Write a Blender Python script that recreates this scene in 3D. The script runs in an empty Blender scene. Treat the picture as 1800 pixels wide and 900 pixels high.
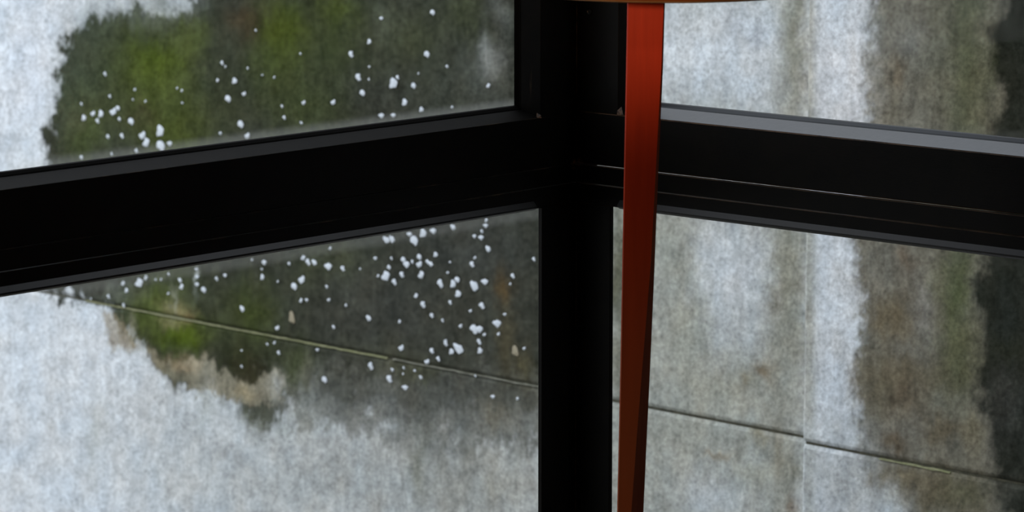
import bpy, bmesh, math, random
import numpy as np
from mathutils import Vector

C = bpy.context.scene.collection
SC = bpy.context.scene

# ------------------------------------------------------------------ camera
# right window wall runs along +X (y = 0), left window wall along -Y (x = 0);
# the room is the quadrant x > 0, y < 0 and the corner post stands at the origin.
F_PX, PITCH = 6024.0, math.atan2(970.0, 6024.0)
YAW = math.atan2(.6685, .7437)
CAM_Z, DIST = 1.30, 5.0
FH = Vector((-math.sin(YAW), math.cos(YAW), 0))
RT = Vector((math.cos(YAW), math.sin(YAW), 0))
FW = Vector((FH.x * math.cos(PITCH), FH.y * math.cos(PITCH), -math.sin(PITCH)))
UP = Vector((FH.x * math.sin(PITCH), FH.y * math.sin(PITCH), math.cos(PITCH)))


def ray(px, py):
    return FW * F_PX + RT * (px - 900) + UP * (450 - py)


_d = ray(1013, 287)
_t = DIST / math.hypot(_d.x, _d.y)
CAM = Vector((-_d.x * _t, -_d.y * _t, CAM_Z))
Z_MEET = CAM_Z + _d.z * _t                       # height where upper and lower sash meet

cam_data = bpy.data.cameras.new('camera')
cam = bpy.data.objects.new('camera', cam_data)
C.objects.link(cam)
cam.location = CAM
cam.rotation_euler = (math.pi / 2 - PITCH, 0, YAW)
cam_data.sensor_width = 36
cam_data.lens = F_PX / 1800 * 36
cam_data.clip_start = .05
cam_data.dof.use_dof = True
cam_data.dof.focus_distance = 4.75
cam_data.dof.aperture_fstop = 10
SC.camera = cam

# ------------------------------------------------------------------ sky
w = bpy.data.worlds.new('overcast')
SC.world = w
w.use_nodes = True
nt = w.node_tree
bg = nt.nodes['Background']
tc = nt.nodes.new('ShaderNodeTexCoord')
sx = nt.nodes.new('ShaderNodeSeparateXYZ')
rp = nt.nodes.new('ShaderNodeValToRGB')
nt.links.new(tc.outputs['Generated'], sx.inputs[0])
nt.links.new(sx.outputs['Z'], rp.inputs[0])
rp.color_ramp.elements[0].position = 0.0
rp.color_ramp.elements[0].color = (.60, .62, .64, 1)
rp.color_ramp.elements[1].position = 1.0
rp.color_ramp.elements[1].color = (.91, .95, 1.05, 1)
nt.links.new(rp.outputs[0], bg.inputs['Color'])
bg.inputs['Strength'].default_value = 2.2

# ------------------------------------------------------------------ added room lights
POST_D = 4.30                                     # horizontal distance of the table post
_p = ray(1131, 8)
_k = POST_D / math.hypot(_p.x, _p.y)
TABLE_TOP_UNDER = CAM_Z + _p.z * _k
PX = CAM.x + _p.x * _k
PY = CAM.y + _p.y * _k
TO_CAM = Vector((CAM.x - PX, CAM.y - PY, 0)).normalized()
SIDE = Vector((-TO_CAM.y, TO_CAM.x, 0))           # to the right as seen from the camera


def lamp(name, kind, loc, target, energy, color, **kw):
    d = bpy.data.lights.new(name, kind)
    d.energy = energy
    d.color = color
    for k_, v_ in kw.items():
        setattr(d, k_, v_)
    o = bpy.data.objects.new(name, d)
    C.objects.link(o)
    o.location = loc
    o.rotation_euler = (Vector(target) - Vector(loc)).to_track_quat('-Z', 'Y').to_euler()
    return o


# unseen warm spot added on the room side to brighten the post top
lamp('post_fill_spot', 'SPOT', (PX + TO_CAM.x * 1.6 - SIDE.x * .45, PY + TO_CAM.y * 1.6 - SIDE.y * .45, 1.12),
     (PX, PY, TABLE_TOP_UNDER + .08), 52, (1, .56, .30), spot_size=math.radians(19), spot_blend=1.0,
     shadow_soft_size=.05)

# unseen dim fill light, added under the ceiling to lift the lower post
lamp('ceiling_fill', 'AREA', (3.3, -3.0, 2.5), (3.3, -3.0, 0), 22, (1, .86, .66), size=.5)

SC.view_settings.view_transform = 'Standard'
SC.view_settings.look = 'None'
SC.view_settings.gamma = 1
SC.view_settings.use_curve_mapping = False
SC.view_settings.exposure = 0.55


# ------------------------------------------------------------------ helpers
def lin(c):
    c = np.asarray(c, float) / 255.0
    return np.where(c <= .04045, c / 12.92, ((c + .055) / 1.055) ** 2.4)


def L4(*c):
    a = lin(c)
    return (float(a[0]), float(a[1]), float(a[2]), 1)


def link(name, mesh, mats, parent=None, kind=None, smooth=False):
    o = bpy.data.objects.new(name, mesh)
    C.objects.link(o)
    for m in (mats if isinstance(mats, (list, tuple)) else [mats]):
        mesh.materials.append(m)
    if parent:
        o.parent = parent
    if kind:
        o['kind'] = kind
    if smooth:
        for p in mesh.polygons:
            p.use_smooth = True
    return o


def empty(name, loc=(0, 0, 0), label=None, cat=None, kind=None):
    o = bpy.data.objects.new(name, None)
    C.objects.link(o)
    o.location = loc
    if label:
        o['label'] = label
    if cat:
        o['category'] = cat
    if kind:
        o['kind'] = kind
    return o


def box_mesh(name, lo, hi, bevel=0.0, worn=False, segs=2):
    bm = bmesh.new()
    bmesh.ops.create_cube(bm, size=1)
    for v in bm.verts:
        for i in range(3):
            v.co[i] = lo[i] + (v.co[i] + .5) * (hi[i] - lo[i])
    if bevel:
        r = bmesh.ops.bevel(bm, geom=list(bm.edges), offset=bevel, segments=segs, affect='EDGES', profile=.5)
        if worn:
            for f in r['faces']:
                f.material_index = 1
    me = bpy.data.meshes.new(name)
    bm.to_mesh(me)
    bm.free()
    return me


def node_mat(name):
    m = bpy.data.materials.new(name)
    m.use_nodes = True
    t = m.node_tree
    b = t.nodes['Principled BSDF']
    return m, t, b


def N(t, typ, **kw):
    n = t.nodes.new(typ)
    for k, v in kw.items():
        if k.startswith('i_'):
            key = k[2:]
            n.inputs[int(key) if key.isdigit() else key.replace('_', ' ')].default_value = v
        else:
            setattr(n, k, v)
    return n


def noise(t, vec, scale, detail=4, rough=.55, vscale=None):
    n = N(t, 'ShaderNodeTexNoise')
    n.inputs['Scale'].default_value = scale
    n.inputs['Detail'].default_value = detail
    n.inputs['Roughness'].default_value = rough
    if vscale:
        mp = N(t, 'ShaderNodeMapping')
        mp.inputs['Scale'].default_value = vscale
        t.links.new(vec, mp.inputs[0])
        vec = mp.outputs[0]
    t.links.new(vec, n.inputs['Vector'])
    return n.outputs[0]


def ramp(t, fac, *stops):
    r = N(t, 'ShaderNodeValToRGB')
    e = r.color_ramp.elements
    e[0].position, e[0].color = stops[0]
    e[1].position, e[1].color = stops[-1]
    for p, c in stops[1:-1]:
        q = e.new(p)
        q.color = c
    t.links.new(fac, r.inputs[0])
    return r.outputs[0]


def mix(t, fac, a, b, mode='MIX'):
    m = N(t, 'ShaderNodeMix', data_type='RGBA', blend_type=mode)
    for sock, v in ((m.inputs[0], fac), (m.inputs[6], a), (m.inputs[7], b)):
        if hasattr(v, 'is_linked'):
            t.links.new(v, sock)
        else:
            sock.default_value = v
    return m.outputs[2]


def bump(t, b, height, strength, dist):
    n = N(t, 'ShaderNodeBump')
    n.inputs['Strength'].default_value = strength
    n.inputs['Distance'].default_value = dist
    t.links.new(height, n.inputs['Height'])
    t.links.new(n.outputs[0], b.inputs['Normal'])


def g(v):
    return (v, v, v, 1)


# ------------------------------------------------------------------ materials
def mat_black_wood(name, wear=0.0, along=(1, 1, 1), rough=.42, spec=.06):
    """black-stained timber; wear = share of brown rubbed wood showing"""
    m, t, b = node_mat(name)
    geo = N(t, 'ShaderNodeNewGeometry').outputs['Position']
    base = ramp(t, noise(t, geo, 30, 5, .6), (.3, (.0012, .0011, .0009, 1)), (.75, (.0030, .0024, .0017, 1)))
    scr = ramp(t, noise(t, geo, 9, 3, .7, along), (.70, g(0)), (.78, g(1)))
    brk = ramp(t, noise(t, geo, 14, 4, .6), (.5, g(0)), (.66, g(1)))
    msk = mix(t, 1.0, scr, brk, 'MULTIPLY')
    col = mix(t, msk, base, (.030, .020, .012, 1))
    if wear:
        wn = ramp(t, noise(t, geo, 20, 5, .7), (.52 - wear * .4, g(0)), (.74 - wear * .4, g(1)))
        col = mix(t, wn, col, (.055, .034, .020, 1))
    # rubbed to bare wood where the rails meet the post and in the sash corners
    for p, r in WEAR_POINTS:
        vm = N(t, 'ShaderNodeVectorMath', operation='DISTANCE')
        t.links.new(geo, vm.inputs[0])
        vm.inputs[1].default_value = p
        mr = N(t, 'ShaderNodeMapRange')
        mr.inputs[1].default_value = r
        mr.inputs[2].default_value = 0.0
        t.links.new(vm.outputs['Value'], mr.inputs[0])
        nn = ramp(t, noise(t, geo, 160, 4, .7), (.42, g(0)), (.55, g(1)))
        f = mix(t, 1.0, mr.outputs[0], nn, 'MULTIPLY')
        col = mix(t, f, col, (.34, .17, .07, 1))
    t.links.new(col, b.inputs['Base Color'])
    b.inputs['Roughness'].default_value = rough
    b.inputs['Specular IOR Level'].default_value = spec
    bump(t, b, noise(t, geo, 40, 6, .6, along), .15, .001)
    return m


WEAR_POINTS = [(Vector((.004, -.004, Z_MEET)), .011)]
M_FRAME_X = mat_black_wood('black_timber_x', along=(.6, 8, 30))
M_FRAME_Y = mat_black_wood('black_timber_y', along=(8, .6, 30))
M_FRAME_Z = mat_black_wood('black_timber_upright', along=(20, 20, .8))
M_WORN = mat_black_wood('worn_black_edge', wear=.45, along=(2, 2, 2), rough=.5)
M_WORN_SLIGHT = mat_black_wood('slightly_worn_black_edge', wear=.06, along=(2, 2, 2), rough=.65, spec=.03)
M_SEAM = mat_black_wood('rubbed_corner_seam', wear=.24, along=(2, 2, 2), rough=.6, spec=.05)
M_LEDGE_DULL = mat_black_wood('dull_black_ledge', wear=.0, along=(2, 2, 2), rough=.62, spec=.045)  # ledge paint with gloss lowered to imitate the left side's darker reflection
M_BEAD = mat_black_wood('rubbed_black_bead', wear=.0, along=(2, 2, 2), rough=.4, spec=.2)
M_LEDGE = mat_black_wood('satin_black_ledge', wear=.0, along=(2, 2, 2), rough=.30, spec=.30)
M_LEDGE.node_tree.nodes['Principled BSDF'].inputs['Specular Tint'].default_value = (.86, .92, 1.0, 1)   # blue of the reflected sky put into the tint

m, t, b = node_mat('fresh_bare_wood')
geo = N(t, 'ShaderNodeNewGeometry').outputs['Position']
t.links.new(ramp(t, noise(t, geo, 300, 4), (.4, (.012, .006, .003, 1)), (.65, (.12, .055, .022, 1))), b.inputs['Base Color'])
b.inputs['Roughness'].default_value = .7
M_BARE = m


def mat_glass(name, z0, z1, dust_low, dust_high):
    """window pane: clear, mirror-like at grazing angles, a film of dust and damp along its edges"""
    m = bpy.data.materials.new(name)
    m.use_nodes = True
    t = m.node_tree
    t.nodes.clear()
    out = N(t, 'ShaderNodeOutputMaterial')
    tr = N(t, 'ShaderNodeBsdfTransparent')
    tr.inputs[0].default_value = (.975, .985, .98, 1)
    gl = N(t, 'ShaderNodeBsdfGlossy')
    gl.inputs['Roughness'].default_value = .02
    lw = N(t, 'ShaderNodeLayerWeight')          # Schlick reflectance, the same from both faces of the pane
    lw.inputs[0].default_value = .5
    pw = N(t, 'ShaderNodeMath', operation='POWER')
    pw.inputs[1].default_value = 5.0
    t.links.new(lw.outputs['Facing'], pw.inputs[0])
    fr = N(t, 'ShaderNodeMath', operation='MULTIPLY_ADD')
    fr.inputs[1].default_value = .30
    fr.inputs[2].default_value = .003
    t.links.new(pw.outputs[0], fr.inputs[0])
    m1 = N(t, 'ShaderNodeMixShader')
    t.links.new(fr.outputs[0], m1.inputs[0])
    t.links.new(tr.outputs[0], m1.inputs[1])
    t.links.new(gl.outputs[0], m1.inputs[2])
    df = N(t, 'ShaderNodeBsdfDiffuse')
    df.inputs[0].default_value = (.55, .56, .54, 1)
    tl = N(t, 'ShaderNodeBsdfTranslucent')
    tl.inputs[0].default_value = (.75, .77, .75, 1)
    m3 = N(t, 'ShaderNodeMixShader')
    m3.inputs[0].default_value = .5
    t.links.new(df.outputs[0], m3.inputs[1])
    t.links.new(tl.outputs[0], m3.inputs[2])
    geo = N(t, 'ShaderNodeNewGeometry').outputs['Position']
    s = N(t, 'ShaderNodeSeparateXYZ')
    t.links.new(geo, s.inputs[0])
    lo = N(t, 'ShaderNodeMapRange', interpolation_type='SMOOTHSTEP')
    for i, v in ((1, z0), (2, z0 + .014), (3, dust_low), (4, .0)):
        lo.inputs[i].default_value = v
    hi = N(t, 'ShaderNodeMapRange', interpolation_type='SMOOTHSTEP')
    for i, v in ((1, z1 - .022), (2, z1 - .008), (3, .0), (4, dust_high)):
        hi.inputs[i].default_value = v
    t.links.new(s.outputs['Z'], lo.inputs[0])
    t.links.new(s.outputs['Z'], hi.inputs[0])
    ad = N(t, 'ShaderNodeMath', operation='ADD')
    t.links.new(lo.outputs[0], ad.inputs[0])
    t.links.new(hi.outputs[0], ad.inputs[1])
    ml = N(t, 'ShaderNodeMath', operation='MULTIPLY')
    t.links.new(ad.outputs[0], ml.inputs[0])
    t.links.new(ramp(t, noise(t, geo, 90, 5, .7), (.2, g(.55)), (.8, g(1))), ml.inputs[1])
    m2 = N(t, 'ShaderNodeMixShader')
    t.links.new(ml.outputs[0], m2.inputs[0])
    t.links.new(m1.outputs[0], m2.inputs[1])
    t.links.new(m3.outputs[0], m2.inputs[2])
    t.links.new(m2.outputs[0], out.inputs['Surface'])
    return m


def mat_concrete():
    m, t, b = node_mat('stained_concrete')
    at = N(t, 'ShaderNodeAttribute', attribute_name='stain')
    geo = N(t, 'ShaderNodeNewGeometry').outputs['Position']
    fine = ramp(t, noise(t, geo, 130, 6, .75), (.28, g(.58)), (.5, g(1.0)), (.74, g(1.34)))
    streak = ramp(t, noise(t, geo, 60, 5, .65, (1, 1, .25)), (.3, g(.93)), (.7, g(1.07)))
    blot = ramp(t, noise(t, geo, 22, 6, .7), (.3, g(.90)), (.7, g(1.09)))
    col = mix(t, 1.0, at.outputs['Color'], fine, 'MULTIPLY')
    col = mix(t, 1.0, col, streak, 'MULTIPLY')
    col = mix(t, 1.0, col, blot, 'MULTIPLY')
    t.links.new(col, b.inputs['Base Color'])
    b.inputs['Roughness'].default_value = .93
    b.inputs['Specular IOR Level'].default_value = .0
    bump(t, b, noise(t, geo, 150, 6, .7), .35, .0015)
    return m


M_CONC = mat_concrete()


def mat_simple(name, c0, c1, scale, rough=.8, vscale=None, spec=.3, bmp=.2, coat=0):
    m, t, b = node_mat(name)
    geo = N(t, 'ShaderNodeNewGeometry').outputs['Position']
    n = noise(t, geo, scale, 5, .65, vscale)
    t.links.new(ramp(t, n, (.32, c0), (.7, c1)), b.inputs['Base Color'])
    b.inputs['Roughness'].default_value = rough
    b.inputs['Specular IOR Level'].default_value = spec
    b.inputs['Coat Weight'].default_value = coat
    bump(t, b, n, bmp, .001)
    return m


M_LICHEN = mat_simple('pale_lichen', L4(176, 184, 192), L4(216, 222, 230), 260, .95, spec=.1)
M_LICHEN_BROWN = mat_simple('buff_lichen', L4(120, 112, 92), L4(165, 158, 138), 260, .95, spec=.1)
M_MORTAR_DARK = mat_simple('dark_joint', L4(52, 52, 44), L4(92, 90, 76), 60, .95, spec=.1)
M_MORTAR_PALE = mat_simple('mossy_joint_lip', L4(104, 108, 74), L4(142, 142, 114), 90, .95, spec=.1)
M_GROUND = mat_simple('damp_soil', L4(60, 58, 50), L4(104, 100, 90), 25, .95, spec=.1)
M_PLASTER = mat_simple('grey_plaster', L4(58, 54, 50), L4(70, 66, 60), 15, .9)
M_CEIL = mat_simple('dark_ceiling_boards', L4(52, 42, 34), L4(70, 56, 46), 12, .7, (1, 12, 1))
M_FLOOR = mat_simple('dark_floor_boards', L4(58, 38, 24), L4(80, 54, 34), 12, .5, (1, 14, 1))
M_EAVE = mat_simple('eave_boards', L4(44, 36, 30), L4(62, 52, 44), 12, .8, (14, 1, 1))


def mat_lacquer(name, c0, c1, vs, rough=.38, spec=.4):
    m, t, b = node_mat(name)
    co = N(t, 'ShaderNodeTexCoord').outputs['Object']
    n = noise(t, co, 22, 6, .6, vs)
    t.links.new(ramp(t, n, (.3, c0), (.7, c1)), b.inputs['Base Color'])
    b.inputs['Roughness'].default_value = rough
    b.inputs['Specular IOR Level'].default_value = spec
    bump(t, b, n, .12, .0006)
    return m


M_POST = mat_lacquer('red_stained_wood', (.27, .018, .003, 1), (.36, .027, .005, 1), (4, 4, .22), spec=.14)
t = M_POST.node_tree
b = t.nodes['Principled BSDF']
src = b.inputs['Base Color'].links[0].from_socket
sp = N(t, 'ShaderNodeSeparateXYZ')
t.links.new(N(t, 'ShaderNodeTexCoord').outputs['Object'], sp.inputs[0])
mr = N(t, 'ShaderNodeMapRange', interpolation_type='SMOOTHSTEP')
for i_, v_ in ((1, .75), (2, .30), (3, 0.0), (4, .75)):
    mr.inputs[i_].default_value = v_
t.links.new(sp.outputs['Z'], mr.inputs[0])
t.links.new(mix(t, mr.outputs[0], src, (.24, .070, .022, 1)), b.inputs['Base Color'])   # browner towards the bottom
M_POST_SHADE = mat_lacquer('shaded_chamfer', (.055, .010, .003, 1), (.085, .018, .005, 1), (4, 4, .22), .6, .05)  # shade of the right-hand chamfer painted as a darker colour
M_RIM = mat_lacquer('orange_brown_veneer', (.10, .028, .005, 1), (.16, .050, .010, 1), (.7, .7, 14))
M_RIM_EDGE = mat_lacquer('pale_veneer_edge', (.14, .085, .035, 1), (.22, .14, .065, 1), (1, 1, 6))


# ------------------------------------------------------------------ room shell
def struct(name, lo, hi, mat_, parent=None):
    return link(name, box_mesh(name, lo, hi), mat_, parent, None if parent else 'structure')


WIN_L = 1.80          # length of each window from the corner
WIN_T = .07           # depth of the frames
WIN_H = 2.05
ROOM_X, ROOM_Y, ROOM_H = 6.2, -6.6, 2.55
struct('floor', (0.0, ROOM_Y, -.12), (ROOM_X, 0.0, 0.0), M_FLOOR)
struct('ceiling', (-.12, ROOM_Y, ROOM_H), (ROOM_X, .12, ROOM_H + .12), M_CEIL)
bmw = bmesh.new()


def wall_mesh(name, boxes, mat_):
    bm = bmesh.new()
    for lo, hi in boxes:
        r = bmesh.ops.create_cube(bm, size=1)
        for v in r['verts']:
            for i in range(3):
                v.co[i] = lo[i] + (v.co[i] + .5) * (hi[i] - lo[i])
    me = bpy.data.meshes.new(name)
    bm.to_mesh(me)
    bm.free()
    return link(name, me, mat_, None, 'structure')


wall_mesh('wall_right', [((0, 0, WIN_H), (ROOM_X, .12, ROOM_H)),
                         ((WIN_L, 0, -.12), (ROOM_X, .12, WIN_H)),
                         ((0, 0.0, -.12), (WIN_L, .12, 0))], M_PLASTER)
wall_mesh('wall_left', [((-.12, ROOM_Y, WIN_H), (0, .12, ROOM_H)),
                        ((-.12, ROOM_Y, -.12), (0, -WIN_L, WIN_H)),
                        ((-.12, -WIN_L, -.12), (0, .12, 0))], M_PLASTER)
wall_mesh('wall_back', [((0, ROOM_Y - .12, -.12), (ROOM_X, ROOM_Y, ROOM_H))], M_PLASTER)
wall_mesh('wall_near', [((ROOM_X, ROOM_Y, -.12), (ROOM_X + .12, 0, ROOM_H))], M_PLASTER)

# ------------------------------------------------------------------ windows
Z_M = Z_MEET
UP_RAIL = {'x': .0782, 'y': .0745}        # lower rail of the upper sash
LO_RAIL = .0600        # top rail of the lower sash
STILE = .080
GR_UP = .0365          # depth of the upper pane behind the inner face
GR_LO = .008
LO_T = .0078          # the lower sash is slim: the pane is fixed to its back


def window(name, axis):
    """axis 'x': along +X, outside is +Y.  axis 'y': along -Y, outside is -X."""
    def P(a, d, z):   # a along the wall from the corner, d depth towards outside
        return (a, d, z) if axis == 'x' else (-d, -a, z)

    MF = M_FRAME_X if axis == 'x' else M_FRAME_Y
    root = empty(name, P(0, 0, 0), None, None, 'structure')

    def bar(nm, a0, a1, d0, d1, z0, z1, mat_, bevel=.0008, worn=True):
        p, q = P(a0, d0, z0), P(a1, d1, z1)
        lo = [min(p[i], q[i]) for i in range(3)]
        hi = [max(p[i], q[i]) for i in range(3)]
        return link(nm, box_mesh(nm, lo, hi, bevel, worn, 1), [mat_, M_FRAME_Z if 'stile' in nm else (M_WORN if axis == 'x' else M_WORN_SLIGHT)], root)

    def prism(nm, prof, a0, a1, mat_, mitre0=0.0, mitre1=0.0, upright=False, flip=False):
        """profile points (d, s) swept along the wall (s = height) or upright (s = along);
        the ends are cut on a mitre that follows s"""
        bm = bmesh.new()
        s_ref = prof[0][1]
        e0, e1 = [], []
        for d, s in prof:
            k0, k1 = (s - s_ref) * mitre0, (s - s_ref) * mitre1
            if upright:
                e0.append(bm.verts.new(P(s, d, a0 + k0)))
                e1.append(bm.verts.new(P(s, d, a1 + k1)))
            else:
                e0.append(bm.verts.new(P(a0 + k0, d, s)))
                e1.append(bm.verts.new(P(a1 + k1, d, s)))
        n = len(prof)
        for i in range(n):
            bm.faces.new((e0[i], e0[(i + 1) % n], e1[(i + 1) % n], e1[i]))
        bm.faces.new(list(reversed(e0)))
        bm.faces.new(e1)
        bmesh.ops.recalc_face_normals(bm, faces=list(bm.faces))
        me = bpy.data.meshes.new(nm)
        bm.to_mesh(me)
        bm.free()
        return link(nm, me, mat_, root)

    gap = .0007 if axis == 'x' else .0003
    zu = Z_M + UP_RAIL[axis]            # front arris of the ledge
    ztop = WIN_H
    # upper sash
    bar('upper_stile', gap, STILE, 0, GR_UP - .0004, zu, ztop, M_FRAME_Z)
    bar('upper_stile', WIN_L - STILE, WIN_L, 0, GR_UP - .0004, zu, ztop, M_FRAME_Z)
    bar('bottom_rail', gap, WIN_L, 0, WIN_T, Z_M + gap, zu, MF, .0016 if axis == 'x' else .0005)
    bar('head_rail', STILE, WIN_L - STILE, 0, WIN_T, ztop - .08, ztop, MF)
    # the sloped ledge under the upper pane: front slope, fine groove, upright bead
    ch, lr = (.0190, .0125) if axis == 'x' else (.0168, .0104)
    prism('ledge', [(.001, zu), (.0280, zu + lr), (.0284, zu + lr - .001), (.0300, zu + lr - .001), (.0305, zu + lr + .0015),
                    (.0330, zu + ch - .001), (GR_UP - .0005, zu + ch), (GR_UP - .0005, zu)],
          STILE, WIN_L - STILE, M_LEDGE if axis == 'x' else M_LEDGE_DULL, 1.0, -1.0)
    # bevelled beads on the stile sides, mitred into the ledge
    for s0, sg in ((STILE, 1), (WIN_L - STILE, -1)):
        prism('stile_bead', [(.001, s0), (.0280, s0 + sg * lr), (.0305, s0 + sg * (lr + .0015)),
                             (GR_UP - .0005, s0 + sg * ch), (GR_UP - .0005, s0)],
              zu, ztop - .08, M_FRAME_Z, sg * 1.0, 0, True)
    # upper pane
    pane = bar('upper_pane', STILE + .004, WIN_L - STILE - .004, GR_UP, GR_UP + .005, zu + .004, ztop - .085,
               mat_glass('pane_' + axis + '_upper', zu + ch, ztop - .1, .10 if axis == 'y' else .03, 0), 0, False)
    pane.data.materials.pop()
    # lower sash
    zl = Z_M - LO_RAIL
    ls = .066 if axis == 'x' else .0757
    bar('lower_stile', gap, ls, 0, LO_T, 0.0, zl + .002, M_FRAME_Z)
    bar('lower_stile', WIN_L - STILE, WIN_L, 0, LO_T, 0.0, zl + .002, M_FRAME_Z)
    # top rail in two boards with a hairline joint
    bar('top_rail', gap, WIN_L, 0, LO_T, Z_M - .0275, Z_M - gap, MF)
    bar('top_rail', gap, WIN_L, .0004, LO_T, zl + .002, Z_M - .0285, MF)
    bar('foot_rail', STILE, WIN_L - STILE, 0, LO_T, 0.0, .09, MF)
    # glazing bead that stands a little proud, with a sloped top
    prism('glazing_bead', [(.0003, zl + .0135), (-.0060, zl + .0065), (-.0060, zl + .0040), (.0003, zl + .0005)],
          ls + .018, WIN_L - STILE, M_BEAD, 0, 0)
    pane = bar('lower_pane', ls - .010, WIN_L - STILE + .010, GR_LO, GR_LO + .005, .088, zl + .001,
               mat_glass('pane_' + axis + '_lower', .09, zl + .0005, .0, .08 if axis == 'y' else .02), 0, False)
    pane.data.materials.pop()
    return root, P


win_left, P_L = window('window_1', 'y')
win_right, P_R = window('window_2', 'x')
# bare wood chips where the sash corners have been knocked
rnd = random.Random(4)
for root, P, s, zu in ((win_left, P_L, .6, Z_M + UP_RAIL['y']), (win_right, P_R, 1.0, Z_M + UP_RAIL['x'])):
    bm = bmesh.new()
    pts = [P(STILE - .002, -.0006, zu - .001), P(STILE + .010 * s, -.0006, zu + .0005), P(STILE + .004, .003, zu + .012 * s),
           P(STILE - .001, -.0006, zu + .006 * s), P(STILE + .004, .004, zu + .001)]
    bmesh.ops.convex_hull(bm, input=[bm.verts.new(p) for p in pts])
    me = bpy.data.meshes.new('wood_chip')
    bm.to_mesh(me)
    bm.free()
    link('wood_chip', me, M_BARE, root)
# thin rubbed seam strip in the inner corner
link('corner_bead', box_mesh('corner_bead', (.0003, -.0016, .02), (.0016, -.0003, WIN_H - .02), .0004), M_SEAM, win_right)
# outer corner post that carries both windows
wall_mesh('trim_1', [((-.048, 0.0005, 0), (-.0005, .048, WIN_H))], M_FRAME_Z)
# a plugged screw hole in the right stile
_r = ray(1037, 20)
_s = -CAM.y / _r.y
scr = CAM + _r * _s
bm = bmesh.new()
bmesh.ops.create_cone(bm, cap_ends=True, segments=20, radius1=.0052, radius2=.0044, depth=.002)
bmesh.ops.inset_region(bm, faces=[f for f in bm.faces if f.normal.z > .9], thickness=.0012, depth=-.0009)
me = bpy.data.meshes.new('screw_head')
bm.to_mesh(me)
bm.free()
so = link('screw_head', me, M_BEAD, win_right)
so.location = (scr.x, -.0006, scr.z)
so.rotation_euler = (math.pi / 2, 0, 0)

# ------------------------------------------------------------------ concrete garden wall
# it stands 1.2 m behind the right window and runs 2.3 degrees off its line
WD = 1.20
ANG = math.radians(2.34)
WU = Vector((math.cos(ANG), -math.sin(ANG), 0)).normalized()   # along the wall, towards camera right
WN = Vector((math.sin(ANG), math.cos(ANG), 0))                 # away from the house
if True:
    # direction that recedes to the left vanishing point at x = -5350
    a = math.atan2(6250, 6102)
    dirv = FH * math.cos(a) - RT * math.sin(a)
    WU = -dirv
    WN = Vector((-WU.y, WU.x, 0))
W0 = Vector((0, WD, 0))


def hit(px, py, off=0.0):
    """point of the wall face seen at a pixel -> (u, z)"""
    r = ray(px, py)
    k = ((W0 - WN * off) - CAM).dot(WN) / r.dot(WN)
    p = CAM + r * k
    return (p - W0).dot(WU), p.z


def to_px(u, z, off=0.0):
    base = W0 - WN * off - CAM
    x = base.x + u * WU.x
    y = base.y + u * WU.y
    zz = z - CAM.z
    f = x * FW.x + y * FW.y + zz * FW.z
    r = x * RT.x + y * RT.y
    up = x * UP.x + y * UP.y + zz * UP.z
    return 900 + F_PX * r / f, 450 - F_PX * up / f


Z_J = .5 * (hit(300, 556)[1] + hit(800, 653)[1])
# the right-hand panels stand proud so that the same joint shows lower in the picture
lo_, hi_ = 0.0, .4
for _ in range(40):
    mid = .5 * (lo_ + hi_)
    if hit(1607, 815.5, mid)[1] < Z_J:
        lo_ = mid
    else:
        hi_ = mid
PROUD = mid
U_E = hit(1415, 600, PROUD)[0]
print('Z_J', Z_J, 'PROUD', PROUD, 'U_E', U_E, 'Z_M', Z_M, 'TABLE', TABLE_TOP_UNDER, 'CAM', CAM)


# ---- value noise for the stain map
def vnoise(x, y, seed):
    r = np.random.RandomState(seed)
    tab = r.rand(256, 256)
    xi = np.floor(x).astype(int)
    yi = np.floor(y).astype(int)
    fx = x - xi
    fy = y - yi
    fx = fx * fx * (3 - 2 * fx)
    fy = fy * fy * (3 - 2 * fy)
    a = tab[xi & 255, yi & 255]
    b_ = tab[(xi + 1) & 255, yi & 255]
    c = tab[xi & 255, (yi + 1) & 255]
    d = tab[(xi + 1) & 255, (yi + 1) & 255]
    return (a * (1 - fx) + b_ * fx) * (1 - fy) + (c * (1 - fx) + d * fx) * fy - .5


def fbm(x, y, seed, octv=4, gain=.55):
    s = 0
    amp = 1.0
    for o in range(octv):
        s = s + amp * vnoise(x * 2 ** o, y * 2 ** o, seed + o * 7)
        amp *= gain
    return s


def sstep(a, b_, x):
    t_ = np.clip((x - a) / (b_ - a), 0, 1)
    return t_ * t_ * (3 - 2 * t_)


def poly_sd(x, y, pts):
    """signed distance to a polygon, negative inside"""
    d = np.full(x.shape, 1e9)
    ins = np.zeros(x.shape, bool)
    n = len(pts)
    for i in range(n):
        ax, ay = pts[i]
        bx, by = pts[(i + 1) % n]
        ex, ey = bx - ax, by - ay
        wx, wy = x - ax, y - ay
        h = np.clip((wx * ex + wy * ey) / (ex * ex + ey * ey + 1e-9), 0, 1)
        d = np.minimum(d, (wx - ex * h) ** 2 + (wy - ey * h) ** 2)
        c = ((ay > y) != (by > y)) & (x < (bx - ax) * (y - ay) / (by - ay + 1e-9) + ax)
        ins ^= c
    d = np.sqrt(d)
    return np.where(ins, -d, d)


PALE = (190, 197, 205)
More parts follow.
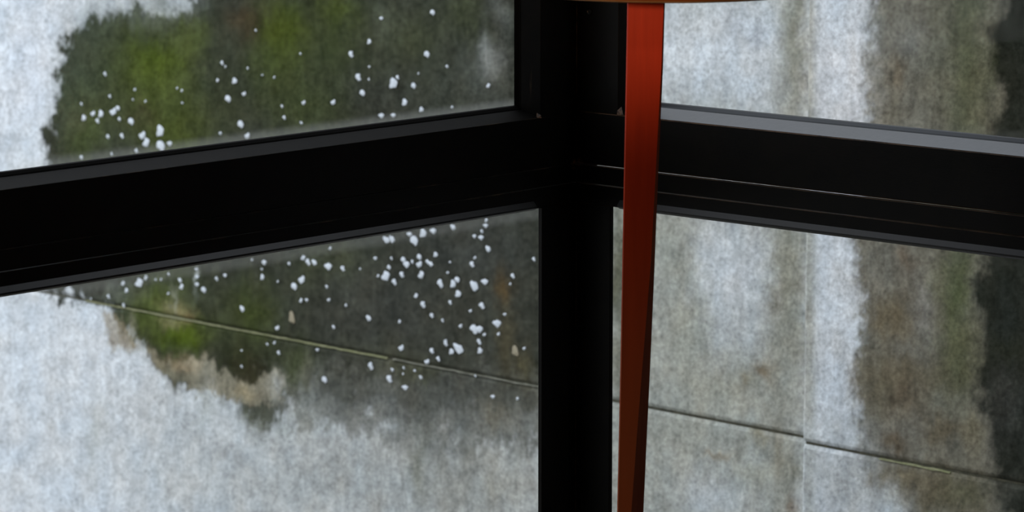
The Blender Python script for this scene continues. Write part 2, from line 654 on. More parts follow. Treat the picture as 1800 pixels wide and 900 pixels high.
# stain map, laid out in the wall's own plan as it shows from the room.
# ('p', points, soft edge, colour, strength, roughness of the outline)  polygon
# ('e', cx, cy, rx, ry, colour, strength)                              soft blot
LEFT = [
    ('e', 60, 780, 300, 420, (196, 203, 211), .9),
    ('e', 520, 860, 320, 200, (174, 180, 183), .9),
    ('e', 850, 860, 220, 150, (158, 161, 158), .95),
    ('e', 330, 760, 90, 130, (176, 181, 184), .6),
    ('e', 60, 140, 70, 160, (200, 206, 216), .7),
    ('e', 40, 270, 40, 60, (190, 196, 202), .6),
    # the great dark mould field
    ('p', [(82, 300), (76, 262), (74, 232), (88, 228), (97, 190), (97, 112), (116, 98), (118, 62), (150, 62), (158, 34),
           (186, 22), (205, 32), (236, 14), (262, 22), (330, 18), (340, -10), (300, -60), (220, -130), (120, -220), (40, -400), (-400, -600), (-900, -2600), (1300, -2600),
           (1300, 740), (960, 712), (900, 718), (860, 730), (800, 716), (760, 748), (720, 722), (690, 704), (640, 700), (600, 690),
           (560, 672), (520, 676), (505, 690), (470, 760), (440, 720), (425, 700), (380, 690), (330, 668), (300, 668), (268, 640),
           (262, 612), (215, 590), (190, 560), (165, 540), (120, 515), (78, 512)], 10, (62, 65, 58), 1.0, 9),
    ('p', [(500, 700), (540, 650), (960, 660), (990, 800), (900, 778), (850, 796), (800, 772), (760, 822), (700, 782), (640, 768),
           (560, 748), (520, 742)], 24, (100, 102, 96), .85, 24),
    ('e', 660, 830, 190, 90, (160, 164, 164), .85),
    # lighter, veiled zone on top of it
    ('e', 300, 4, 46, 22, (140, 146, 148), .8),
    ('e', 250, 30, 60, 30, (110, 118, 110), .5),
    ('e', 180, 60, 40, 60, (74, 84, 70), .6),
    ('e', 130, 150, 36, 90, (76, 86, 70), .6),
    # greens
    ('e', 270, 140, 95, 95, (76, 87, 46), .95),
    ('e', 275, 105, 50, 40, (78, 92, 34), .8),
    ('e', 310, 230, 60, 60, (80, 90, 42), .8),
    ('e', 150, 230, 45, 60, (80, 92, 50), .7),
    ('e', 335, 60, 40, 40, (84, 96, 48), .6),
    ('e', 495, 55, 46, 62, (76, 88, 32), .9),
    ('e', 490, 120, 60, 80, (72, 82, 40), .6),
    ('e', 590, 60, 60, 120, (66, 76, 38), .6),
    ('e', 540, 190, 80, 50, (66, 76, 44), .6),
    ('e', 600, 10, 40, 30, (76, 88, 40), .6),
    ('e', 720, 70, 70, 60, (70, 76, 50), .6),
    ('e', 820, 30, 40, 50, (72, 78, 52), .6),
    ('e', 690, 30, 30, 60, (82, 88, 72), .45),
    ('e', 385, 80, 28, 120, (62, 66, 54), .6),
    ('e', 390, 190, 40, 60, (62, 68, 48), .6),
    ('e', 430, 40, 32, 34, (76, 62, 44), .6),
    ('e', 250, 200, 26, 24, (78, 74, 54), .5),
    ('e', 140, 205, 30, 30, (78, 76, 60), .5),
    ('e', 660, 160, 60, 60, (66, 68, 62), .5),
    ('e', 780, 150, 80, 70, (72, 76, 66), .5),
    ('e', 850, 130, 50, 60, (92, 96, 90), .5),
    ('e', 885, 20, 22, 40, (104, 108, 104), .6),
    ('e', 856, 100, 15, 26, (150, 154, 152), .75),
    ('e', 872, 112, 24, 30, (116, 118, 114), .6),
    ('e', 665, 40, 14, 40, (92, 98, 84), .4),
    # below the rail
    ('e', 300, 500, 60, 50, (78, 86, 58), .7),
    ('e', 205, 525, 50, 20, (120, 126, 116), .5),
    ('e', 270, 535, 44, 30, (84, 96, 44), .7),
    ('e', 320, 585, 58, 36, (82, 98, 30), .95),
    ('e', 250, 570, 36, 26, (78, 90, 44), .7),
    ('e', 420, 530, 60, 60, (66, 72, 46), .6),
    ('e', 445, 560, 40, 60, (70, 80, 38), .7),
    ('e', 420, 630, 60, 40, (60, 64, 42), .8),
    ('e', 440, 655, 40, 26, (58, 54, 38), .7),
    ('e', 520, 640, 40, 50, (74, 82, 52), .7),
    ('e', 540, 480, 40, 50, (74, 80, 58), .5),
    ('e', 600, 450, 50, 40, (82, 88, 66), .5),
    ('e', 700, 560, 130, 80, (68, 69, 64), .8),
    ('e', 850, 560, 120, 140, (70, 72, 65), .7),
    ('e', 830, 440, 120, 60, (72, 74, 70), .7),
    ('e', 630, 520, 40, 50, (88, 90, 82), .4),
    ('e', 660, 620, 100, 30, (80, 82, 70), .5),
    ('e', 722, 650, 60, 20, (84, 86, 58), .4),
    ('e', 600, 690, 90, 40, (84, 86, 80), .5),
    ('e', 780, 700, 120, 50, (82, 83, 77), .6),
    ('e', 880, 510, 16, 30, (98, 82, 56), .8),
    ('e', 884, 605, 22, 60, (96, 88, 64), .55),
    ('e', 878, 730, 26, 24, (134, 126, 108), .5),
    ('e', 925, 650, 20, 30, (96, 88, 60), .5),
    ('e', 745, 740, 16, 44, (92, 94, 88), .45),
    ('e', 690, 740, 14, 50, (110, 112, 108), .4),
    ('e', 735, 820, 18, 60, (118, 120, 110), .8),
    ('e', 815, 800, 16, 50, (108, 110, 104), .75),
    ('e', 775, 800, 9, 34, (112, 113, 106), .6),
    ('e', 905, 800, 10, 36, (128, 130, 122), .5),
    ('e', 890, 850, 60, 60, (160, 163, 160), .7),
    ('e', 800, 860, 60, 60, (150, 152, 148), .6),
    ('e', 870, 800, 12, 24, (160, 160, 154), .6),
    ('e', 860, 850, 14, 30, (136, 134, 124), .5),
    # buff crust along the lower lip of the moss
    ('p', [(168, 546), (198, 560), (218, 592), (236, 606), (228, 618), (206, 606), (190, 620), (176, 590)], 9, (142, 132, 112), .7, 7),
    ('p', [(262, 612), (300, 640), (345, 622), (372, 648), (402, 668), (426, 668), (470, 648), (488, 640), (500, 652), (498, 676),
           (480, 700), (450, 702), (425, 706), (392, 700), (355, 690), (330, 660), (298, 662), (270, 640)], 7, (140, 136, 120), .85, 7),
    ('e', 486, 668, 16, 26, (160, 162, 158), .85),
    ('e', 432, 684, 22, 14, (152, 140, 112), .7),
    ('e', 315, 636, 26, 14, (144, 128, 102), .6),
    ('e', 350, 634, 14, 12, (170, 160, 138), .5),
    ('e', 312, 660, 20, 18, (96, 98, 84), .6),
    ('e', 288, 650, 14, 14, (86, 84, 64), .5),
    ('e', 305, 545, 26, 14, (136, 130, 96), .7),
    ('e', 300, 568, 20, 10, (132, 126, 92), .6),
    ('e', 330, 552, 18, 10, (134, 118, 86), .6),
    ('e', 305, 530, 5, 26, (138, 140, 126), .6),
    ('e', 348, 490, 4, 20, (170, 176, 176), .7),
    ('e', 230, 586, 8, 22, (150, 148, 130), .5),
    ('e', 452, 722, 32, 22, (86, 90, 78), .85),
    ('e', 462, 750, 16, 26, (110, 114, 104), .7),
    ('e', 393, 716, 10, 14, (122, 126, 120), .6),
    ('e', 360, 710, 16, 40, (150, 150, 140), .5),
    ('e', 540, 735, 30, 40, (150, 154, 150), .5),
    ('e', 500, 745, 14, 24, (120, 126, 116), .4),
    ('e', 168, 770, 14, 60, (160, 164, 160), .5),
    ('e', 280, 830, 4, 18, (130, 134, 134), .5),
    ('e', 540, 660, 12, 40, (110, 112, 98), .4),
]
MIDDLE = [  # left panels as seen through the right-hand window
    ('p', [(1000, -2600), (1420, -2600), (1420, 1300), (1000, 1300)], 60, (155, 158, 152), .95, 0),
    ('e', 1230, 90, 150, 130, (196, 204, 213), .95),
    ('e', 1330, 110, 50, 130, (192, 199, 207), .8),
    ('e', 1330, 76, 14, 20, (150, 156, 166), .55),
    ('e', 1285, 40, 26, 24, (172, 178, 188), .5),
    ('e', 1205, 120, 8, 60, (168, 174, 178), .5),
    ('e', 1250, 210, 90, 30, (176, 180, 178), .4),
    ('e', 1398, 60, 24, 200, (132, 134, 122), .85),
    ('e', 1383, 40, 14, 70, (140, 146, 142), .6),
    ('e', 1386, 152, 8, 14, (110, 114, 116), .5),
    ('e', 1290, 490, 66, 100, (192, 199, 207), .95),
    ('e', 1250, 420, 40, 50, (178, 184, 188), .7),
    ('e', 1330, 440, 26, 50, (188, 194, 200), .7),
    ('e', 1268, 470, 52, 75, (190, 197, 204), .7),
    ('e', 1290, 580, 60, 50, (176, 182, 186), .7),
    ('e', 1210, 560, 30, 120, (156, 158, 148), .8),
    ('e', 1180, 440, 30, 60, (148, 151, 143), .8),
    ('e', 1215, 510, 10, 30, (172, 176, 176), .5),
    ('e', 1088, 480, 20, 160, (96, 98, 82), .92),
    ('e', 1088, 640, 18, 60, (118, 118, 106), .8),
    ('e', 1385, 480, 34, 240, (136, 137, 126), .9),
    ('e', 1360, 520, 14, 20, (126, 122, 106), .6),
    ('e', 1364, 514, 6, 12, (170, 170, 166), .6),
    ('e', 1270, 670, 80, 50, (150, 151, 141), .8),
    ('e', 1345, 640, 22, 18, (118, 104, 82), .8),
    ('e', 1313, 668, 14, 20, (124, 110, 84), .6),
    ('e', 1330, 672, 12, 12, (160, 162, 150), .6),
    ('e', 1262, 640, 40, 20, (166, 170, 168), .5),
    ('e', 1290, 720, 70, 14, (160, 160, 150), .5),
    ('e', 1200, 760, 70, 40, (152, 154, 146), .7),
    ('e', 1250, 875, 75, 55, (178, 185, 190), .95),
    ('e', 1330, 820, 60, 40, (150, 152, 142), .7),
    ('e', 1325, 806, 26, 14, (172, 178, 178), .5),
    ('e', 1260, 798, 26, 8, (138, 122, 98), .5),
    ('e', 1330, 770, 16, 14, (132, 124, 98), .6),
    ('e', 1365, 790, 12, 60, (128, 118, 98), .5),
    ('e', 1394, 890, 12, 20, (124, 98, 78), .6),
    ('e', 1385, 850, 20, 60, (126, 126, 114), .6),
    ('e', 1170, 860, 30, 60, (160, 163, 158), .7),
]
RIGHT = [  # the proud panels
    ('p', [(1300, -2600), (2600, -2600), (2600, 1300), (1300, 1300)], 1, (116, 114, 104), 1, 0),
    ('p', [(1380, -2600), (1534, -2600), (1532, 60), (1524, 120), (1518, 200), (1514, 330), (1506, 420), (1510, 520), (1512, 600), (1500, 660),
           (1504, 740), (1512, 800), (1545, 850), (1600, 900), (1660, 1000), (1700, 1300), (1380, 1300)], 16, (194, 201, 209), 1.0, 7),
    ('u', 1421, 300, 15, 1200, (156, 158, 150), .85),
    ('e', 1440, 350, 40, 40, (176, 182, 186), .5),
    ('e', 1460, 760, 50, 30, (178, 184, 188), .7),
    ('e', 1500, 840, 80, 70, (160, 167, 171), .75),
    ('e', 1560, 885, 60, 40, (162, 169, 172), .75),
    ('e', 1440, 830, 30, 40, (166, 173, 177), .5),
    ('e', 1540, 60, 16, 60, (140, 144, 142), .6),
    ('e', 1530, 130, 16, 50, (136, 140, 138), .6),
    ('e', 1540, 190, 18, 40, (146, 146, 140), .5),
    ('e', 1580, 70, 30, 60, (112, 112, 104), .6),
    ('e', 1600, 70, 40, 30, (128, 128, 124), .5),
    ('e', 1580, 130, 20, 30, (112, 98, 78), .55),
    ('e', 1620, 190, 50, 50, (120, 120, 112), .6),
    ('e', 1570, 190, 16, 40, (106, 104, 92), .5),
    ('e', 1700, 100, 50, 300, (90, 95, 74), .9),
    ('e', 1735, 140, 20, 60, (94, 98, 78), .5),
    ('e', 1650, 60, 20, 150, (106, 106, 94), .5),
    ('e', 1590, 500, 50, 90, (118, 115, 106), .7),
    ('e', 1575, 560, 30, 46, (108, 97, 76), .8),
    ('e', 1545, 545, 18, 30, (112, 100, 76), .6),
    ('e', 1595, 455, 20, 24, (112, 98, 82), .6),
    ('e', 1622, 540, 16, 50, (128, 128, 126), .6),
    ('e', 1530, 480, 16, 60, (128, 126, 118), .5),
    ('e', 1680, 520, 34, 130, (84, 92, 60), .85),
    ('e', 1700, 600, 30, 60, (98, 100, 78), .7),
    ('e', 1675, 650, 40, 60, (88, 92, 66), .6),
    ('e', 1580, 660, 70, 50, (100, 92, 74), .75),
    ('e', 1590, 700, 30, 40, (100, 87, 70), .6),
    ('e', 1545, 690, 20, 50, (104, 98, 80), .5),
    ('e', 1655, 710, 40, 24, (118, 118, 106), .6),
    ('e', 1600, 620, 30, 20, (124, 124, 118), .5),
    ('e', 1660, 760, 50, 26, (102, 92, 72), .7),
    ('e', 1575, 782, 26, 22, (94, 82, 64), .8),
    ('e', 1540, 765, 30, 20, (130, 128, 120), .5),
    ('e', 1610, 760, 26, 20, (122, 122, 116), .5),
    ('e', 1710, 755, 16, 40, (132, 128, 106), .55),
    ('e', 1720, 640, 14, 40, (120, 122, 104), .5),
    ('e', 1590, 835, 60, 24, (116, 106, 82), .7),
    ('e', 1545, 835, 14, 26, (122, 116, 98), .6),
    ('e', 1640, 870, 50, 40, (104, 94, 72), .7),
    ('e', 1700, 870, 50, 40, (96, 96, 74), .7),
    ('e', 1570, 870, 30, 16, (150, 150, 140), .4),
    ('p', [(1764, -2600), (1766, 10), (1752, 40), (1752, 120), (1760, 170), (1744, 215), (1740, 260), (1732, 400), (1728, 470), (1716, 520),
           (1736, 560), (1738, 610), (1716, 650), (1714, 680), (1730, 720), (1750, 760), (1740, 830), (1770, 900), (1800, 1300),
           (2600, 1300), (2600, -2600)], 15, (48, 51, 45), 1.0, 6),
    ('e', 1770, 620, 40, 30, (46, 48, 36), .8),
    ('e', 1775, 720, 40, 70, (68, 70, 66), .7),
    ('e', 1760, 700, 20, 60, (72, 72, 68), .5),
    ('e', 1770, 560, 30, 60, (54, 58, 54), .5),
    ('e', 1775, 860, 30, 30, (78, 80, 74), .6),
    ('e', 1750, 105, 12, 50, (58, 62, 44), .6),
    ('p', [(1900, -2600), (1960, 200), (1940, 600), (2000, 1300), (2600, 1300), (2600, -2600)], 40, (140, 142, 134), .9, 20),
]


def paint(px, py, ops, seed):
    """colour of the concrete (linear) at map positions px, py"""
    # ragged, vertically drawn outlines: water has run down the wall
    wx = 16 * fbm(px / 40, py / 55, seed, 4) + 7 * fbm(px / 9, py / 11, seed + 50, 3)
    wy = 20 * fbm(px / 34, py / 70, seed + 90, 4) + 13 * fbm(px / 11, py / 40, seed + 130, 4, .65)
    x, y = px + wx, py + wy
    col = np.empty(px.shape + (3,))
    col[:] = lin(PALE)
    for op in ops:
        if op[0] in 'eu':
            _, cx, cy, rx, ry, c, s = op
            xx, yy = (x, y) if op[0] == 'e' else (px, py)
            d2 = ((xx - cx) / rx) ** 2 + ((yy - cy) / ry) ** 2
            a_ = s * np.exp(-d2 * 1.1)
            a_ = np.where(d2 > 6, 0, a_)
        else:
            _, pts, soft, c, s, rg = op
            sd = poly_sd(x, y, pts)
            if rg:
                sd = sd + rg * 1.3 * fbm(px / 6.5, py / 13, seed + 170, 4, .7) + rg * 1.8 * fbm(px / 27, py / 30, seed + 210, 4, .6)
            a_ = s * sstep(soft, -soft, sd)
        a_ = a_[..., None]
        col = col * (1 - a_) + lin(c) * a_
    # washed streaks and speckle in the stain itself
    amp = np.clip(1.45 - 1.15 * col.mean(-1), .7, 1.4)         # clean concrete is smoother than the stained
    st = 1 + amp * (.12 * fbm(px / 7, py / 50, seed + 300, 3) + .16 * fbm(px / 3.2, py / 4, seed + 340, 2) + .20 * fbm(px / 18, py / 22, seed + 320, 4) + .08 * fbm(px / 3.4, py / 40, seed + 350, 2) + .18 * fbm(px / 9, py / 9, seed + 360, 4, .7))
    tint = .05 * fbm(px / 30, py / 50, seed + 380, 3)
    col = col * st[..., None]
    col[..., 0] *= 1 + tint
    col[..., 2] *= 1 - tint
    col = np.maximum(col, .002)
    lum = col.mean(-1, keepdims=True)
    col = col * (lum / .6) ** .12 * np.array([1.02, 1.0, .97])      # deepen the mould
    return np.clip(col, .004, .9)


def lines(a, b_, fa, fb, fine, coarse):
    """grid lines from a to b: fine spacing inside [fa, fb], coarse outside"""
    v = []
    if a < fa:
        v += list(np.linspace(a, fa, max(2, int((fa - a) / coarse)), endpoint=False))
    v += list(np.linspace(max(a, fa), min(b_, fb), max(2, int((min(b_, fb) - max(a, fa)) / fine))))
    if b_ > fb:
        v += list(np.linspace(fb, b_, max(2, int((b_ - fb) / coarse)))[1:])
    return np.array(v)


def panel(u0, u1, z0, z1, off, ops, seed, uf, zf, parent, chamfer_top=0.0):
    us = lines(u0, u1, uf[0], uf[1], .0030, .03)
    zs = lines(z0, z1, zf[0], zf[1], .0028, .03)
    U, Z = np.meshgrid(us, zs)
    px, py = to_px(U, Z, off)
    if callable(ops):
        col = ops(px, py)
    else:
        col = paint(px, py, ops, seed)
    # slightly uneven cast surface
    dn = .0012 * fbm(U * 9, Z * 9, seed + 500, 3)
    edge = np.minimum.reduce([u1 - U, Z - z0, z1 - Z])
    dn = np.where(edge < .004, .003, dn)            # rounded arris
    o2 = off - dn
    P3 = np.stack([W0.x + U * WU.x - o2 * WN.x, W0.y + U * WU.y - o2 * WN.y, Z], -1).reshape(-1, 3)
    nz, nu = U.shape
    idx = np.arange(nz * nu).reshape(nz, nu)
    quads = np.stack([idx[:-1, :-1], idx[:-1, 1:], idx[1:, 1:], idx[1:, :-1]], -1).reshape(-1, 4)
    # rim and back
    ring = np.concatenate([idx[0, :], idx[1:, -1], idx[-1, -2::-1], idx[-2:0:-1, 0]])
    back = P3[ring] + np.array([WN.x, WN.y, 0]) * (.14 + off)
    nb = len(P3)
    k = len(ring)
    r1 = np.arange(k)
    r2 = (r1 + 1) % k
    side = np.stack([ring[r2], ring[r1], nb + r1, nb + r2], -1)
    verts = np.concatenate([P3, back])
    allq = np.concatenate([quads, side])
    me = bpy.data.meshes.new('concrete_panel')
    me.vertices.add(len(verts))
    me.vertices.foreach_set('co', verts.ravel())
    me.loops.add(len(allq) * 4)
    me.loops.foreach_set('vertex_index', allq.ravel().astype(np.int32))
    me.polygons.add(len(allq))
    me.polygons.foreach_set('loop_start', np.arange(0, len(allq) * 4, 4, dtype=np.int32))
    me.polygons.foreach_set('loop_total', np.full(len(allq), 4, dtype=np.int32))
    me.update(calc_edges=True)
    at = me.attributes.new('stain', 'FLOAT_COLOR', 'POINT')
    cc = np.ones((len(verts), 4))
    flat = col.reshape(-1, 3)
    cc[:nb, :3] = flat
    cc[nb:, :3] = flat[ring]
    at.data.foreach_set('color', cc.ravel())
    o = link('concrete_panel', me, M_CONC, parent)
    return o


def left_ops(px, py):
    a_ = paint(px, py, LEFT, 11)
    b_ = paint(px, py, MIDDLE, 23)
    f = sstep(1000, 1060, px)[..., None]
    return a_ * (1 - f) + b_ * f


garden_wall = empty('wall_outside', tuple(W0), None, None, 'structure')


def keep(o):
    o.matrix_parent_inverse = garden_wall.matrix_world.inverted()
    return o


bpy.context.view_layer.update()
GROUND = -.62
u_l = hit(-40, 450)[0]
u_r = hit(1860, 450)[0]
z_lo = min(hit(-40, 920)[1], hit(1860, 920)[1])
z_hi = max(hit(-40, -20)[1], hit(1860, -20)[1])
J = .0028
zf = (z_lo - .02, z_hi + .02)
WALL_TOP = 2.2
keep(panel(-4.2, U_E + .03, Z_J + J, WALL_TOP, 0, left_ops, 11, (u_l, U_E + .03), zf, garden_wall))
keep(panel(-4.2, U_E + .03, GROUND - .05, Z_J - J, 0, left_ops, 11, (u_l, U_E + .03), zf, garden_wall))
keep(panel(U_E, 3.6, Z_J + J, WALL_TOP, PROUD, RIGHT, 37, (U_E, u_r), zf, garden_wall))
keep(panel(U_E, 3.6, GROUND - .05, Z_J - J, PROUD, RIGHT, 37, (U_E, u_r), zf, garden_wall))


# joint filling and its raised, uneven lip
def strip(name, u0, u1, z0, z1, off0, off1, mat_, seed, rag=.0015, step=.02):
    us = np.arange(u0, u1 + 1e-6, step)
    r = np.random.RandomState(seed)
    bm = bmesh.new()
    rows = []
    for u in us:
        a_ = z0 + rag * (r.rand() - .5)
        b_ = z1 + rag * (r.rand() - .5)
        oo = off1 + rag * .6 * (r.rand() - .5)
        pts = []
        for o_, z in ((off0, a_), (oo, a_ + .0006), (oo, b_ - .0008), (off0, b_)):
            p = W0 + WU * float(u) - WN * o_
            pts.append(bm.verts.new((p.x, p.y, z)))
        rows.append(pts)
    for a_, b_ in zip(rows[:-1], rows[1:]):
        for i in range(4):
            bm.faces.new((a_[i], a_[(i + 1) % 4], b_[(i + 1) % 4], b_[i]))
    bm.faces.new(rows[0][::-1])
    bm.faces.new(rows[-1])
    bmesh.ops.recalc_face_normals(bm, faces=list(bm.faces))
    me = bpy.data.meshes.new(name)
    bm.to_mesh(me)
    bm.free()
    return keep(link(name, me, mat_, garden_wall))


strip('mortar_joint', -4.2, U_E + .02, Z_J - J, Z_J + J, -.02, -.0045, M_MORTAR_DARK, 1, .0004)
strip('mortar_joint', U_E + .002, 3.6, Z_J - J, Z_J + J, PROUD - .02, PROUD - .0045, M_MORTAR_DARK, 2, .0004)
M_MORTAR_GREY = mat_simple('grey_joint_lip', L4(100, 101, 90), L4(132, 132, 120), 90, .95, spec=.1)
uA, uB, uC = hit(150, 528)[0], hit(690, 634)[0], hit(965, 686)[0]
strip('mortar_lip', uA, uB, Z_J - .0022, Z_J + .0010, -.006, .0012, M_MORTAR_PALE, 3, .0016)
strip('mortar_lip', uB, uC, Z_J - .0018, Z_J + .0008, -.006, .0008, M_MORTAR_GREY, 5, .0018)
strip('mortar_lip', hit(1545, 805, PROUD)[0], hit(1672, 830, PROUD)[0], Z_J - .0050, Z_J - .0018, PROUD - .006, PROUD + .0014, M_MORTAR_PALE, 4, .0016)

# ------------------------------------------------------------------ lichen spots on the wall
S1 = [(555,390,10),(580,508,8),(430,548,7),(443,622,14),(491,600,13),(533,600,18),(515,637,11),(598,590,18),(622,570,12),(630,628,9),
(692,640,17),(570,720,10),(644,716,12),(430,830,10),(590,812,7),(752,715,18),(772,752,20),(845,690,26),(848,768,26),(895,757,12),(720,795,10),
(712,472,7),(702,525,5),(768,535,7),(935,465,6),(960,478,7),(962,543,5),(1172,332,10),(1190,352,6),(1148,424,9),(1238,427,15),(1288,495,11),
(1203,520,18),(1270,655,17),(1163,703,8),(1305,717,13),(1307,360,6),(1384,396,5),(1447,408,6),(1350,160,6),(1585,283,6),(1488,560,7),
(1602,542,11),(1500,620,9),(1590,648,8),(1758,540,12)]
S2 = [(482,66,13),(148,220,12),(52,286,15),(452,286,17),(90,407,16),(112,490,14),(146,418,6),(275,440,24),(297,408,10),(382,452,13),
(335,540,17),(423,578,12),(212,610,13),(275,608,11),(558,350,8),(776,452,11),(408,388,5),(212,97,9),(148,352,6),(585,565,7)]
S4 = [(650,595,10),(735,592,22),(770,565,11),(668,632,12),(573,664,9),(653,710,9),(890,545,7),(822,574,6),(850,574,6),(950,578,12),(958,612,14),
(888,648,7),(1040,560,10),(1040,600,10),(1075,628,14),(1037,520,8),(1143,570,9),(1188,552,10),(1394,484,13),(1382,520,6),(1384,562,13),(1525,490,9),
(1600,460,12),(1625,482,16),(1658,484,14),(1732,505,20),(1592,576,19),(1552,610,16),(1724,612,9),(1278,728,15),(1540,775,24),(1588,685,10),
(1618,682,8),(1735,682,8),(1760,825,9),(1463,830,11),(1466,585,6),(1742,410,8),(480,676,5),(1330,470,7)]
S5 = [(8,516,12),(100,518,6),(238,365,18),(268,362,16),(432,330,20),(385,368,24),(360,335,12),(485,318,15),(590,298,14),(762,290,11),(765,262,9),
(742,320,8),(703,346,10),(738,353,13),(775,413,15),(690,494,13),(705,460,8),(498,443,12),(328,470,14),(345,495,17),(412,455,14),(412,495,16),
(455,480,10),(472,492,13),(375,480,9),(422,550,18),(235,556,22),(252,510,12),(280,587,15),(320,548,13),(195,555,8),(523,595,18),(590,598,18),
(612,575,15),(617,650,17),(702,608,25),(757,586,16),(575,695,10),(742,712,15),(682,740,9),(432,706,15),(395,660,12),(478,764,12),(535,790,8),
(630,820,10),(700,836,22),(728,836,18),(755,865,8),(822,806,20),(830,862,9),(863,758,8),(905,555,11),(1016,467,10),(892,598,7),(145,778,14),
(25,710,7),(308,796,9),(725,898,10),(550,898,9),(180,462,9),(265,462,8),(562,538,7),(574,483,6)]
S6 = [(317,36,15),(156,130,16),(254,198,18),(337,244,14),(453,108,13),(478,50,13),(512,92,11),(552,12,12),(582,55,14),(620,40,24),(605,25,14),
(732,50,15),(730,8,10),(800,292,11),(930,302,8),(918,52,22),(965,38,8),(330,140,7),(388,155,7),(420,190,9),(270,150,9),(708,182,6),(326,172,6)]
S7 = [(1712,202,16),(1275,132,7),(1275,48,6),(1410,15,7),(1448,8,8),(1470,60,10),(1675,45,8)]
spots = []
for lst, ox, oy in ((S1, 0, 0), (S2, 600, 0), (S4, 0, 300), (S5, 600, 300), (S6, 600, 600), (S7, 0, 600)):
    for x, y, r in lst:
        spots.append((ox + x / 3, oy + y / 3, r / 3))


def spot_mesh(seed):
    r = np.random.RandomState(seed)
    n = 14
    ph = r.rand(4) * 6.28
    am = np.array([.16, .12, .10, .07]) * (.5 + r.rand(4))
    bm = bmesh.new()
    rings = []
    for rr, h in ((1.0, 0), (.8, .55), (.45, .9)):
        ring = []
        for i in range(n):
            th = 6.283 * i / n
            k = 1 + sum(am[j] * math.sin((j + 2) * th + ph[j]) for j in range(4))
            ring.append(bm.verts.new((rr * k * math.cos(th), -h, rr * k * math.sin(th))))
        rings.append(ring)
    top = bm.verts.new((0, -1, 0))
    for a_, b_ in zip(rings[:-1], rings[1:]):
        for i in range(n):
            bm.faces.new((a_[i], a_[(i + 1) % n], b_[(i + 1) % n], b_[i]))
    for i in range(n):
        bm.faces.new((rings[-1][i], rings[-1][(i + 1) % n], top))
    bm.faces.new(rings[0][::-1])
    bmesh.ops.recalc_face_normals(bm, faces=list(bm.faces))
    me = bpy.data.meshes.new('lichen_spot')
    bm.to_mesh(me)
    bm.free()
    me.materials.append(M_LICHEN_BROWN if seed == 99 else M_LICHEN)
    for p in me.polygons:
        p.use_smooth = True
    return me


SPOT = [spot_mesh(s) for s in range(8)]
SPOT_BUFF = spot_mesh(99)
rnd = random.Random(8)
wall_rot = math.atan2(WU.y, WU.x)
inv = garden_wall.matrix_world.inverted()
for i, (sx_, sy_, sr) in enumerate(spots):
    u, z = hit(sx_, sy_)
    p = W0 + WU * u - WN * .0002
    size = sr * (p - CAM).length / F_PX * 1.12
    buff = (abs(sx_ - 906) < 2 and abs(sy_ - 617) < 2) or (abs(sx_ - 513) < 2 and abs(sy_ - 558) < 2)
    o = bpy.data.objects.new('lichen_spot', SPOT_BUFF if buff else SPOT[rnd.randrange(8)])
    C.objects.link(o)
    o.parent = garden_wall
    o.matrix_parent_inverse = inv
    o.location = (p.x, p.y, z)
    # the wall is seen at 45 degrees, so a spot that looks round is a little wider along it
    o.rotation_euler = (0, 0, wall_rot)
    o.scale = (size * rnd.uniform(1.05, 1.3), .0016, size * rnd.uniform(.95, 1.15))

struct('floor_outside', (-6.5, -8, GROUND - .2), (6.5, 3.2, GROUND), M_GROUND)
# concrete plinth under the raised floor
wall_mesh('trim_2', [((-.10, ROOM_Y, GROUND), (0, .10, -.12)), ((0, 0, GROUND), (ROOM_X, .10, -.12))], M_PLASTER)

# ------------------------------------------------------------------ slim pedestal table
table = empty('pedestal_table', (PX, PY, 0),
              'slim red-stained pedestal table with a round orange-brown top in the window corner', 'table')
ang_t = math.atan2(SIDE.y, SIDE.x)                 # local +x = right as seen from the room
table.rotation_euler = (0, 0, ang_t)
TOP_R, TOP_T = .188, .026
# tabletop turned with a rounded rim; it sits a little right of the post as seen from the room
bm = bmesh.new()
prof = [(0, 0), (TOP_R - .0065, 0), (TOP_R - .0035, .0008), (TOP_R - .0012, .0028), (TOP_R, .007), (TOP_R, TOP_T - .006),
        (TOP_R - .002, TOP_T - .002), (TOP_R - .006, TOP_T), (0, TOP_T)]
S_ = 96
rows = []
for r_, z_ in prof:
    if r_ == 0:
        rows.append([bm.verts.new((0, 0, z_))])
    else:
        rows.append([bm.verts.new((r_ * math.cos(6.2831853 * i / S_), r_ * math.sin(6.2831853 * i / S_), z_)) for i in range(S_)])
for j, (a_, b_) in enumerate(zip(rows[:-1], rows[1:])):
    for i in range(S_):
        i2 = (i + 1) % S_
        if len(a_) == 1:
            f = bm.faces.new((a_[0], b_[i2], b_[i]))
        elif len(b_) == 1:
            f = bm.faces.new((a_[i], a_[i2], b_[0]))
        else:
            f = bm.faces.new((a_[i], a_[i2], b_[i2], b_[i]))
        f.smooth = 1 <= j <= len(prof) - 3
        if j in (1, 2):
            f.material_index = 1
bmesh.ops.recalc_face_normals(bm, faces=list(bm.faces))
me = bpy.data.meshes.new('tabletop')
bm.to_mesh(me)
bm.free()
top = link('tabletop', me, [M_RIM, M_RIM_EDGE], table)
# front lower rim shows at y = 6 px: solve the height of the underside there
_q = ray(1167, 6.5)
_kk = (POST_D - TOP_R) / math.hypot(_q.x, _q.y)
Z_UNDER = CAM_Z + _q.z * _kk
top.location = (.026, 0, Z_UNDER)

# tapered, slightly leaning post: front face with a chamfer on its right arris that widens downwards
sc_px = POST_D / F_PX * 1.003


def z_at(py):
    r = ray(1115, py)
    return CAM_Z + r.z * (POST_D - .02) / math.hypot(r.x, r.y)


def x_at(px):
    return (px - 1128.6) * sc_px


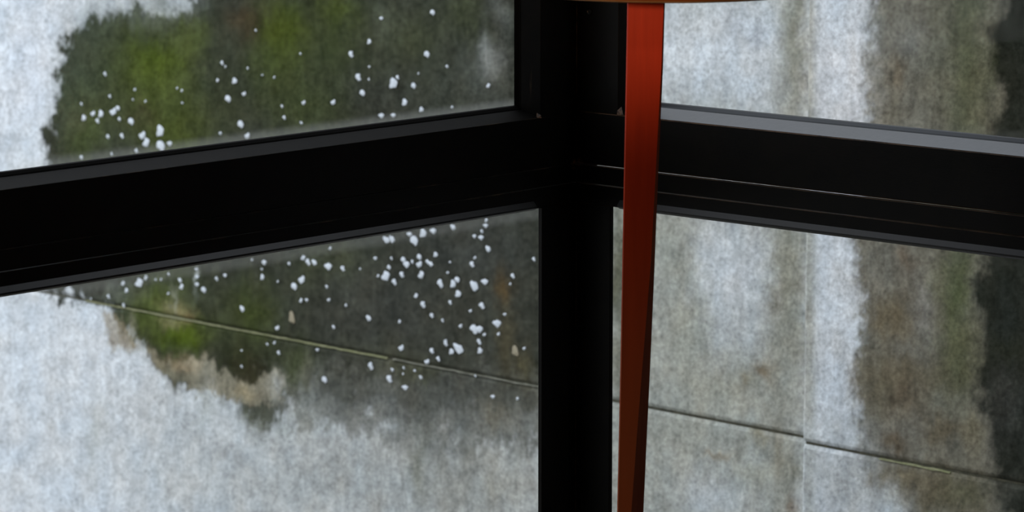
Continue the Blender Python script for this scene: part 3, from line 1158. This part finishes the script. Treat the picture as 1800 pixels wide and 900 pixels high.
LEVEL = [(-12, 1100.5, 1166.5, .2), (120, 1099.0, 1163.5, 1), (300, 1096.3, 1156.5, 2.5), (460, 1094.0, 1151.5, 5), (640, 1091.5, 1145, 12),
         (760, 1089.5, 1140, 16), (900, 1087.0, 1134.5, 20), (1180, 1081.5, 1124, 22)]
DEP = .046
bm = bmesh.new()
rows = []
for py, xl, xr, chm in LEVEL:
    z = z_at(py) if py < 1150 else .028
    if py < 0:
        z = Z_UNDER + .001
    a_, b_, c_ = x_at(xl), x_at(xr), chm * sc_px
    dp = DEP * (1 - .25 * max(py, 0) / 1180)
    e_ = .0014
    pts = [(a_, e_ - dp / 2), (a_ + e_, -dp / 2), (b_ - c_ - e_, -dp / 2), (b_, -dp / 2 + min(c_ * 1.5, dp * .7) + e_),
           (b_, dp / 2 - e_), (b_ - e_, dp / 2), (a_ + e_, dp / 2), (a_, dp / 2 - e_)]
    # local -y must face the viewer; after the turn local +y points into the scene
    rows.append([bm.verts.new((x, y, z)) for x, y in pts])
n = 8
for a_, b_ in zip(rows[:-1], rows[1:]):
    for i in range(n):
        fc = bm.faces.new((a_[i], a_[(i + 1) % n], b_[(i + 1) % n], b_[i]))
        fc.material_index = 1 if i == 2 else 0      # the chamfer's shade is put into its colour
bm.faces.new(rows[0][::-1])
bm.faces.new(rows[-1])
bmesh.ops.recalc_face_normals(bm, faces=list(bm.faces))
me = bpy.data.meshes.new('post')
bm.to_mesh(me)
bm.free()
link('post', me, [M_POST, M_POST_SHADE], table)
# foot plate
bm = bmesh.new()
bmesh.ops.create_cone(bm, cap_ends=True, segments=64, radius1=.15, radius2=.125, depth=.028)
bmesh.ops.translate(bm, verts=bm.verts, vec=(x_at(1102), 0, .0142))
bmesh.ops.bevel(bm, geom=[e for e in bm.edges if not all(f.normal.z == 0 for f in e.link_faces) and len(e.link_faces) == 2 and
                          abs(e.link_faces[0].normal.z - e.link_faces[1].normal.z) > .5], offset=.004, segments=2, affect='EDGES')
me = bpy.data.meshes.new('foot')
bm.to_mesh(me)
bm.free()
link('foot', me, M_POST, table)
